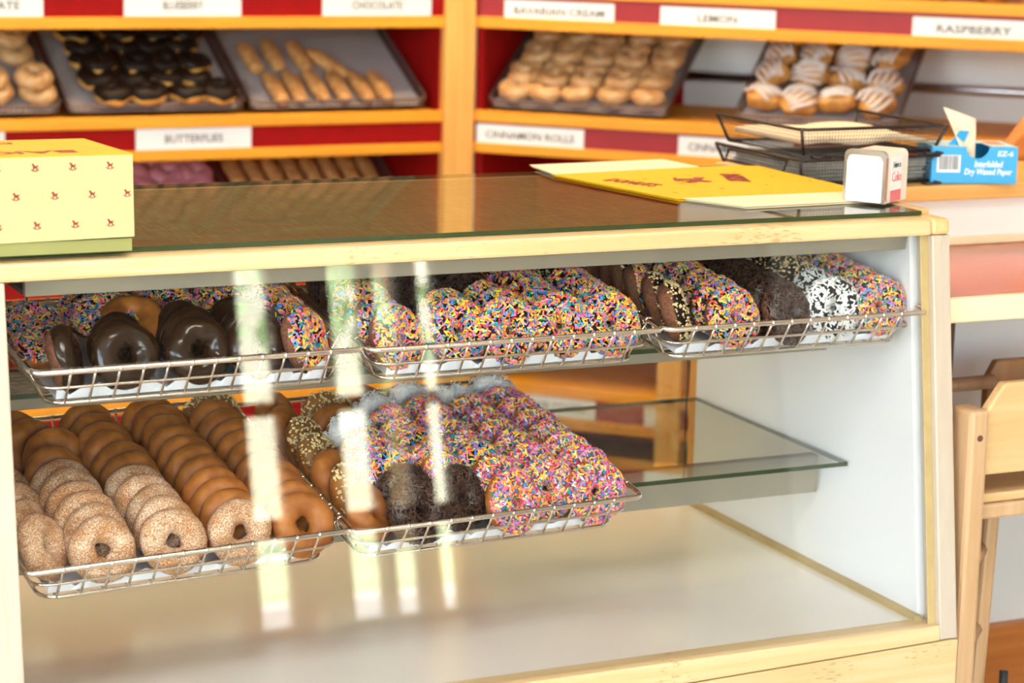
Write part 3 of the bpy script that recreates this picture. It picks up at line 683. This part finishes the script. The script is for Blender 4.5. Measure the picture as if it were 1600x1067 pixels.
# ------------------------------------------------------------------ display case
fy = lambda z: .1361*z
case = thing('display_case', 'slant-fronted pale wooden display case with glass front, glass shelves and white end panel', 'display case', T(0, 0, 0))
ZT = .507
def slant(name, x0, x1, z0, z1, d0, d1, mat, zl0=None, bevel=.0015):
    zl0 = z0 if zl0 is None else zl0
    mb = MB(); mb.hexa([(x0, fy(zl0)+d0, zl0), (x1, fy(z0)+d0, z0), (x1, fy(z0)+d1, z0), (x0, fy(zl0)+d1, zl0), (x0, fy(z1)+d0, z1), (x1, fy(z1)+d0, z1), (x1, fy(z1)+d1, z1), (x0, fy(z1)+d1, z1)])
    return mb.obj(name, mat, case, bevel=bevel)
slant('post', -.055, 0, -.02, ZT, -.006, .03, 'maple_z', bevel=.002)
slant('post', 1.2005, 1.228, -.0195, ZT, -.006, .03, 'maple_z', bevel=.002)
slant('post_lining', 1.1885, 1.2005, .0, ZT, .004, .0055, 'trim_brown')
slant('top_rail', -.055, 1.2, ZT, .5275, -.007, .040, 'maple_x', bevel=.004)
slant('rail_end_block', 1.2003, 1.2285, ZT, .5285, -.007, .040, 'maple_y', bevel=.005)
bx('side_rail', (1.207, fy(.52)+.041, ZT), (1.2285, .64, .5345), 'maple_y', case, .002)
bx('side_rail', (-.055, fy(.52)+.041, ZT), (-.035, .64, .5345), 'maple_y', case, .002)
slant('bottom_rail', -.055, 1.2, -.0195, .0005, -.007, .03, 'maple_x', zl0=-.048)
mb = MB(); mb.hexa([(-.055, -.012, ZF), (1.2285, -.012, ZF), (1.2285, .64, ZF), (-.055, .64, ZF), (-.055, -.013, -.0495), (1.2285, -.010, -.0205), (1.2285, .64, -.0205), (-.055, .64, -.0495)])
mb.obj('base_cabinet', 'maple_x', case, bevel=.002)
bx('deck', (-.03, .012, -.012), (1.2, .64, 0), 'deck_cream', case)
def endp(name, x0, x1, mat):
    mb = MB(); mb.hexa([(x0, .031, 0), (x1, .031, 0), (x1, .64, 0), (x0, .64, 0), (x0, fy(ZT)+.031, ZT), (x1, fy(ZT)+.031, ZT), (x1, .64, ZT), (x0, .64, ZT)]); mb.obj(name, mat, case)
endp('end_panel', 1.19, 1.214, 'white_laminate'); endp('end_panel', -.03, -.004, 'white_laminate')
bx('end_cladding', (1.2142, .06, 0), (1.226, .64, ZT), 'maple_z', case)
bx('floor_trim', (1.178, .02, 0), (1.19, .635, .007), 'trim_brown', case)
# front glass: one pane
mb = MB(); mb.hexa([(0.0, .006, .0008), (1.1995, .006, .0008), (1.1995, .011, .0008), (0.0, .011, .0008), (0.0, fy(ZT)+.006, ZT), (1.1995, fy(ZT)+.006, ZT), (1.1995, fy(ZT)+.011, ZT), (0.0, fy(ZT)+.011, ZT)])
mb.obj('front_glass', 'front_glass', case)
def gpane(name, a, b, edge=True):
    (x0, y0, z0), (x1, y1, z1) = a, b; mb = MB().box(a, b); mb.mi = [0, 0, 1, 1, 1, 1]
    return mb.obj(name, ['shelf_glass', 'glass_edge'], case)
gpane('glass_shelf', (.004, .205, .166), (1.184, .628, .172))
gpane('glass_shelf', (.004, .125, .3635), (1.184, .60, .3695))
bx('shelf_rail', (.0, .276, .111), (1.182, .292, .1655), 'rail_taupe', case, .001)
bx('shelf_rail', (.0, .268, .317), (1.182, .290, .363), 'rail_taupe', case, .001)
bx('valance', (.03, .100, .484), (1.186, .112, .512), 'rail_taupe', case, .001); bx('valance_underside', (.03, .112, .484), (1.186, .24, .490), 'rail_dark', case)
bx('top_board', (-.034, .112, .512), (1.206, .60, .5275), 'woven_brown', case)
bx('rear_top_rail', (-.055, .60, ZT), (1.2285, .64, .5275), 'maple_x', case, .002)
mb = MB().box((-.034, .098, .528), (1.2065, .604, .534)); mb.mi = [0, 0, 1, 1, 1, 1]; mb.obj('top_glass', ['shelf_glass', 'glass_edge'], case)
bx('rear_post', (1.19, .64, 0), (1.2285, .66, .5275), 'post_pine', case); bx('rear_post', (-.055, .64, 0), (-.004, .66, .5275), 'post_pine', case)
mb = MB().box((.60, .648, .008), (1.180, .654, .49)); mb.mi = [1, 1, 0, 1, 0, 1]; mb.obj('rear_glass_door', ['shelf_glass', 'glass_edge'], case)

# ------------------------------------------------------------------ things on the case
def horse_mesh():
    body = [(-.45, .55), (-.30, .80), (-.12, .62), (.02, .42), (.22, .42), (.45, .56), (.40, .34), (.28, .28), (.36, -.18), (.26, -.18), (.14, .12), (-.08, .12), (-.22, -.18), (-.32, -.18), (-.24, .22), (-.28, .46)]
    mb = MB(); mb.prism(body, lambda p, d: (p[0], p[1], d), 0, .02)
    arc = [(.75*math.sin(a), .48-.80*math.cos(a)-.0) for a in [(-.95+.19*i) for i in range(11)]]; arc2 = [(.66*math.sin(a)/.75*.75, .50-.72*math.cos(a)) for a in [(-.85+.17*i) for i in range(11)]]
    n = 11; vs = [(x, y, .0) for x, y in arc]+[(x, y, .0) for x, y in arc2]; vs += [(x, y, .02) for x, y, _ in vs]
    mb.add(vs, [(2*n+i, 2*n+i+1, 3*n+i+1, 3*n+i) for i in range(n-1)])
    return mb.mesh('rocking_horse_print', 'ink_red')
HORSE = horse_mesh()
bxo = thing('cake_box', 'closed pale yellow cake box with rocking horse prints, standing on the case top', 'box', T(0, 0, .534))
bh, bx0, bx1, by0, by1 = .108, -.20, .146, .072, .228
MB().box((bx0+.003, by0+.004, 0), (bx1-.002, by1-.004, .014)).obj('base_tray', 'carton_green', bxo)
mb = MB(); mb.hexa([(bx0, by0+.002, .012), (bx1, by0, .016), (bx1, by1, .012), (bx0, by1, .012), (bx0, by0+.002, bh-.001), (bx1-.001, by0, bh-.001), (bx1-.016, by1, bh-.001), (bx0, by1, bh-.001)]); cside = mb.obj('carton_side', 'carton_cream', bxo, bevel=.0008)
mb = MB(); mb.hexa([(bx0, by0+.001, bh-.001), (bx1-.0008, by0, bh-.001), (bx1-.016, by1, bh-.001), (bx0, by1, bh-.001), (bx0, by0+.002, bh), (bx1-.001, by0, bh), (bx1-.016, by1, bh), (bx0, by1, bh)]); clid = mb.obj('lid', 'carton_yellow', bxo)
for (x, z) in [(.119, .094), (.078, .094), (.037, .094), (-.004, .094), (.138, .063), (.099, .063), (.058, .063), (.016, .063), (-.025, .063), (.119, .031), (.080, .031), (.038, .031), (-.004, .031)]:
    link('rocking_horse_print', HORSE, cside, 0, T(x, by0-.0002, z) @ FRONT @ Matrix.Scale(.0082, 4))
text('lettering', 'BAKERY', .17, 'ink_red', clid, T(.005, .106, bh+.0001) @ Rz(PI), hmax=.022, bold=.02)
link('rocking_horse_print', HORSE, clid, 0, T(.0, .155, bh+.0002) @ Rz(PI) @ Matrix.Scale(.03, 4))
text('lettering', 'DONUTS', .14, 'ink_red', clid, T(-.03, .195, bh+.0001) @ Rz(PI), hmax=.014, bold=.02)
def carton(name, z, dx, dy, label, printed):
    t = thing(name, label, 'carton', T(dx, dy, z))
    th = .0009
    def sheet(nm, pts, mat, dz=0): return MB().prism(pts, lambda p, d: (p[0], p[1], d+dz), 0, th).obj(nm, mat, t)
    sheet('panel', [(.885, .545), (.935, .270), (1.195, .265), (1.235, .30), (1.235, .56), (1.19, .575)], 'carton_yellow')
    sheet('flap', [(.90, .650), (.889, .545), (1.14, .572), (1.13, .665)], 'carton_inside', .0006)
    sheet('flap', [(.945, .268), (.985, .176), (1.21, .186), (1.215, .275), (1.19, .268)], 'carton_inside', .0006)
    if printed:
        text('lettering', 'DONUTS', .085, 'ink_red', t, T(.955, .43, th+.0006) @ Rz(-1.15), hmax=.03, bold=.01)
        text('lettering', 'BAKERY', .085, 'ink_red', t, T(1.125, .44, th+.0006) @ Rz(-1.9), hmax=.03, bold=.01)
        link('rocking_horse_print', HORSE, t, 0, T(1.04, .43, th+.0006) @ Rz(-1.5) @ Matrix.Scale(.05, 4))
        rnd = random.Random(4)
        for k in range(10): link('rocking_horse_print', HORSE, t, 0, T(.96+.028*k, .32+.2*((k*37) % 10)/10, th+.0006) @ Rz(-1.5) @ Matrix.Scale(.006, 4))
carton('flat_carton', .5342, .002, -.003, 'flattened yellow carton lying under the printed one on the case top', False)
carton('flat_carton', .5362, 0, 0, 'flattened yellow carton printed with red lettering and a rocking horse, on the case top', True)
# napkin dispenser
nd = thing('napkin_dispenser', 'small chromed napkin dispenser with clear sides on the corner of the case top', 'dispenser', T(1.196, .190, .5372) @ Rz(math.radians(-58)))
nw, ndp, nh = .030, .040, .070
def rrect(w_, h_, r_, n=5):
    pts = [(w_, 0), ]
    for k in range(n+1): a = PI/2*k/n; pts.append((w_-r_+r_*math.cos(a), h_-r_+r_*math.sin(a)))
    for k in range(n+1): a = PI/2+PI/2*k/n; pts.append((-w_+r_+r_*math.cos(a), h_-r_+r_*math.sin(a)))
    return pts+[(-w_, 0)]
MB().prism(rrect(nw-.002, nh-.002, .008)[::-1], lambda p, d: (p[0], d, p[1]), -ndp+.004, ndp-.004).obj('body', 'plastic_clear', nd)
pin, pout = rrect(nw-.005, nh-.007, .006), rrect(nw, nh, .009); n = len(pin); mb = MB()
for y0_, y1_ in ((-ndp, -ndp+.008),):
    vs = [(x, y0_, z) for x, z in pout]+[(x, y0_, max(z, 0)) for x, z in pin]+[(x, y1_, z) for x, z in pout]+[(x, y1_, max(z, 0)) for x, z in pin]
    mb.add(vs, [f for i in range(n-1) for f in ((i, i+1, n+i+1, n+i), (2*n+i+1, 2*n+i, 3*n+i, 3*n+i+1), (i+1, i, 2*n+i, 2*n+i+1), (n+i, n+i+1, 3*n+i+1, 3*n+i))])
mb.obj('face_frame', 'chrome', nd, smooth=False)
MB().box((-nw+.005, -ndp-.003, .001), (nw-.005, -ndp+.004, nh-.014)).obj('napkin', 'napkin', nd, bevel=.001)
MB().box((nw-.0022, -.018, .001), (nw-.0015, .016, nh-.009)).obj('sticker', 'sticker', nd)
MB().box((nw-.0017, -.018, .001), (nw-.0012, .016, .016)).obj('sticker_band', 'sticker_red', nd)
SIDE = Rz(PI/2) @ FRONT
text('lettering', 'Have a', .022, 'ink', nd, T(nw-.0012, .0, .050) @ SIDE, hmax=.008); text('lettering', 'Coke', .030, 'sticker_red', nd, T(nw-.0012, .0, .034) @ SIDE, hmax=.013)

# ------------------------------------------------------------------ counter, desk, right side
struct(bx('wall_counter', (1.245, .475, ZF), (3.6, .56, .488), 'white_wall'))
struct(bx('baseboard_counter', (1.30, .455, ZF), (3.6, .475, ZF+.15), 'base_board'))
ct = thing('counter_top', 'orange-brown oak counter top carrying the black wire trays', 'counter', T(0, 0, 0))
bx('slab', (1.240, .455, .4885), (3.6, .745, .512), 'counter_oak', ct, .003)
MB().prism([(1.787, .5121), (2.20, .5121), (2.20, .70), (1.95, .70)], lambda p, d: (p[0], d, p[1]), .70, .73).obj('end_board', 'base_board', ct, bevel=.002)
dk = thing('side_desk', 'low desk ledge with glossy red laminate top and cream edge below the counter', 'desk', T(0, 0, 0))
bx('laminate_top', (1.2305, .088, .400), (3.4, .474, .418), 'red_laminate', dk)
bx('front_edge', (1.2305, .072, .386), (3.4, .088, .419), 'cream_edge', dk, .003)
bx('back_trim', (1.2305, .462, .4183), (3.4, .4745, .430), 'cream_edge', dk, .002)
bx('leg', (1.397, .30, ZF), (1.42, .33, .400), 'dark_leg', dk)
# stacked wire letter trays
def letter_tray(z, label, loop):
    t = thing('wire_letter_tray', label, 'tray', T(1.252, .470, z) @ Rz(.03), 'stacked black wire trays'); wx, wy, h, ins = .262, .235, .042, .014
    c = [(0, 0), (wx, 0), (wx, wy), (0, wy)]; b_ = [(ins, ins), (wx-ins, ins), (wx-ins, wy-ins), (ins, wy-ins)]
    MB().tube([(0, wy, h), (0, .01, h), (.01, 0, h), (wx-.01, 0, h), (wx, .01, h), (wx, wy, h)], .0026, 8).obj('rim', 'black_wire', t, smooth=True)
    MB().tube([(p[0], p[1], .003) for p in b_], .0026, 8, True).obj('bottom_wire', 'black_wire', t, smooth=True)
    for p, q in zip(c, b_): MB().tube([(p[0], p[1], h), (q[0], q[1], .003)], .0024, 8).obj('corner_wire', 'black_wire', t, smooth=True)
    mb = MB(); st = .0055
    def side(p0, p1, q0, q1, n):
        for k in range(1, n):
            a = Vector(p0).lerp(Vector(p1), k/n); b = Vector(q0).lerp(Vector(q1), k/n); mb.tube([a, b], .0004, 3)
        for k in range(1, 7):
            mb.tube([Vector(p0).lerp(Vector(q0), k/7), Vector(p1).lerp(Vector(q1), k/7)], .0004, 3)
    C3 = [(x, y, h) for x, y in c]; Q3 = [(x, y, .003) for x, y in b_]
    side(C3[0], C3[1], Q3[0], Q3[1], 48); side(C3[1], C3[2], Q3[1], Q3[2], 42); side(C3[3], C3[0], Q3[3], Q3[0], 42)
    for k in range(1, 40): x = ins+(wx-2*ins)*k/40; mb.tube([(x, ins, .003), (x, wy-ins, .003)], .0004, 3)
    o = mb.obj('wire_mesh', 'black_mesh', t); o['kind'] = 'stuff'
    for x in (.03, wx-.03): MB().tube([(x-.012, 0, .0025), (x-.012, -.014, .0025), (x+.012, -.014, .0025), (x+.012, 0, .0025)], .0022, 6).obj('foot_loop', 'black_wire', t, smooth=True)
    if loop: MB().tube([(-.004, .03, h-.004), (-.004, .19, h-.004), (-.01, .19, h-.02), (-.01, .03, h-.02)], .0022, 6, True).obj('card_holder', 'black_wire', t, smooth=True)
letter_tray(.5125, 'lower black wire letter tray full of paper sheets on the oak counter', True)
letter_tray(.5575, 'upper black wire letter tray with tan tissue, stacked on the other tray', False)
def stack(name, z, h, mat, label, n, seed):
    rnd = random.Random(seed); t = thing(name, label, 'paper', T(1.252, .470, z) @ Rz(.03))
    for k in range(n):
        d = rnd.uniform(-.003, .003); e = rnd.uniform(-.003, .003); z0 = .006+h*k/n
        MB().box((.02+d, .022+e, z0), (.24+d, .214+e, z0+h/n*.8)).obj('sheet_bundle', mat, t, bevel=.0008)
    return t
stack('sheet_stack', .5125, .030, 'tissue_grey', 'thick stack of greyish paper sheets in the lower wire tray', 8, 3)
ts = thing('tissue_sheet', 'tan tissue sheet stack slightly curled in the upper wire tray', 'paper', T(1.252, .470, .5575) @ Rz(.03))
mb = MB(); vs = []; nx, ny = 12, 10
for i in range(nx+1):
    for j in range(ny+1):
        x, y = .02+.222*i/nx, .02+.195*j/ny; vs.append((x, y, .024+.012*math.sin(PI*i/nx)*math.sin(PI*j/ny)+.003*math.sin(i*.9)))
mb.add(vs, [(i*(ny+1)+j, (i+1)*(ny+1)+j, (i+1)*(ny+1)+j+1, i*(ny+1)+j+1) for i in range(nx) for j in range(ny)])
o = mb.obj('sheet', 'tissue_tan', ts, smooth=True); o.modifiers.new('thickness', 'SOLIDIFY').thickness = .007
# waxed paper box
wx = thing('waxed_paper_box', 'blue box of interfolded dry waxed paper beside the wire trays on the counter', 'box', T(1.568, .500, .5125) @ Rz(math.radians(-20)))
hw, hd, hh = .066, .045, .056
mb = MB(); pts = [(-hw, 0), (hw, 0), (hw, hh), (.026, hh)]
for k in range(9): a = -PI*k/8; pts.append((.004+.018*math.cos(a), hh+.018*math.sin(a)))
pts += [(-.018, hh), (-hw, hh)]
mb.prism(pts, lambda p, d: (p[0], d, p[1]), -hd, -hd+.001); mb.box((-hw, hd-.001, 0), (hw, hd, hh)); mb.box((-hw, -hd+.001, 0), (-hw+.001, hd-.001, hh)); mb.box((hw-.001, -hd+.001, 0), (hw, hd-.001, hh)); mb.box((-hw, -hd, 0), (hw, hd, .001))
mb.obj('carton', 'blue_box', wx)
mb = MB(); mb.box((-hw, -hd, hh-.001), (-.018, hd, hh)); mb.box((.026, -hd, hh-.001), (hw, hd, hh)); mb.box((-.018, .012, hh-.001), (.026, hd, hh)); mb.obj('lid_panel', 'pale_blue', wx)
MB().box((.03, -.012, hh), (.055, .03, hh+.0005)).obj('orange_patch', 'orange_print', wx)
MB().box((-.004, -.03, .002), (.004, -.029, .045)).obj('inner_sheet', 'tissue_tan', wx)
MB().prism([(-.045, 0), (-.022, .0), (-.016, .022), (-.03, .022)], lambda p, d: (p[0]+.01, -.02+d-.3*p[1], hh+p[1]), 0, .0008).obj('torn_flap', 'blue_box', wx)
mb = MB(); vs = []
for i in range(9):
    a = i/8; wd_ = .010+.014*a; x = -.004-.014*a; z = hh-.018+.066*a
    for j in range(5): q = j/4-.5; vs.append((x+q*2*wd_, -.030+.02*a+.006*math.sin(q*4+a*3), z-.016*q*a))
mb.add(vs, [(i*5+j, i*5+j+1, (i+1)*5+j+1, (i+1)*5+j) for i in range(8) for j in range(4)])
o = mb.obj('paper_sheet', 'tissue_tan', wx, smooth=True); o.modifiers.new('thickness', 'SOLIDIFY').thickness = .0006
MB().box((-.058, -hd-.0006, .017), (-.022, -hd, .043)).obj('barcode_field', 'white_print', wx)
mb = MB(); x = -.055; rb = random.Random(9)
while x < -.026: d = rb.choice((.0006, .001, .0015)); mb.box((x, -hd-.0010, .021), (x+d, -hd-.0005, .042)); x += d+rb.choice((.0008, .0012))
mb.obj('barcode', 'ink', wx)
text('lettering', 'EZ-6', .024, 'white_print', wx, T(.047, -hd-.0003, .046) @ FRONT, .15, hmax=.008, bold=.02)
text('lettering', 'Interfolded', .044, 'white_print', wx, T(.022, -hd-.0003, .030) @ FRONT, .2, hmax=.010, bold=.02)
text('lettering', 'Dry Waxed Paper', .074, 'white_print', wx, T(.022, -hd-.0003, .017) @ FRONT, .2, hmax=.012, bold=.02)

# ------------------------------------------------------------------ high chair
hc = thing('high_chair', 'light wooden high chair standing beside the display case under the desk ledge', 'chair', T(1.235, .02, ZF))
def leg(pts_b, pts_t, wd_, dp, name='leg', mat='chair_wood'):
    (xb, yb, zb), (xt, yt, zt) = pts_b, pts_t; mb = MB()
    mb.hexa([(xb-wd_/2, yb-dp/2, zb), (xb+wd_/2, yb-dp/2, zb), (xb+wd_/2, yb+dp/2, zb), (xb-wd_/2, yb+dp/2, zb), (xt-wd_/2, yt-dp/2, zt), (xt+wd_/2, yt-dp/2, zt), (xt+wd_/2, yt+dp/2, zt), (xt-wd_/2, yt+dp/2, zt)])
    return mb.obj(name, mat, hc, bevel=.006)
zo = -ZF
leg((.016, 0, 0), (.020, .01, zo+.282), .030, .045)
leg((.112, .10, 0), (.120, .09, zo+.16), .022, .034)
leg((.30, .0, 0), (.285, .01, zo+.282), .030, .045)
leg((.262, .10, 0), (.25, .09, zo+.16), .026, .034)
mb = MB(); mb.tube([(.020, -.0135, zo+.245), (.020, -.010, zo+.245)], .0045, 10); mb.obj('bolt_head', 'dark_leg', hc)
MB().prism([(.033, .19), (.272, .19), (.272, .27), (.24, .313), (.065, .313), (.033, .27)], lambda p, d: (p[0], d, zo+p[1]), .000, .016).obj('front_panel', 'chair_ply', hc, bevel=.003)
MB().prism([(.055, .15), (.25, .15), (.25, .30), (.235, .325), (.07, .325), (.055, .30)], lambda p, d: (p[0]+.145, d, zo+p[1]-.035), .215, .230).obj('back_panel', 'chair_dark', hc, bevel=.003)
MB().tube([(-.0, .20, zo+.262), (.205, .210, zo+.262)], .0105, 12).obj('rail', 'chair_wood', hc, smooth=True)
bx_ = MB().box((.034, .005, zo+.150), (.27, .215, zo+.163)).obj('seat', 'chair_ply', hc, bevel=.003)
MB().box((.034, .002, zo+.128), (.27, .020, zo+.149)).obj('seat_rail', 'chair_wood', hc, bevel=.004)
for z in (zo+.055, zo-.06):
    MB().tube([(.024, .012, z), (.112, .092, z+.004)], .012, 10).obj('stretcher', 'chair_wood', hc, smooth=True)
MB().tube([(.118, .03, .25), (.112, .02, .20), (.118, .02, .15), (.110, .02, .08), (.10, .03, .01)], .006, 8).obj('strap', 'black_strap', hc, smooth=True)

# ------------------------------------------------------------------ lift everything so that the shop floor is z = 0
for o in list(bpy.data.objects):
    if o.parent is None: o.location.z += -ZF
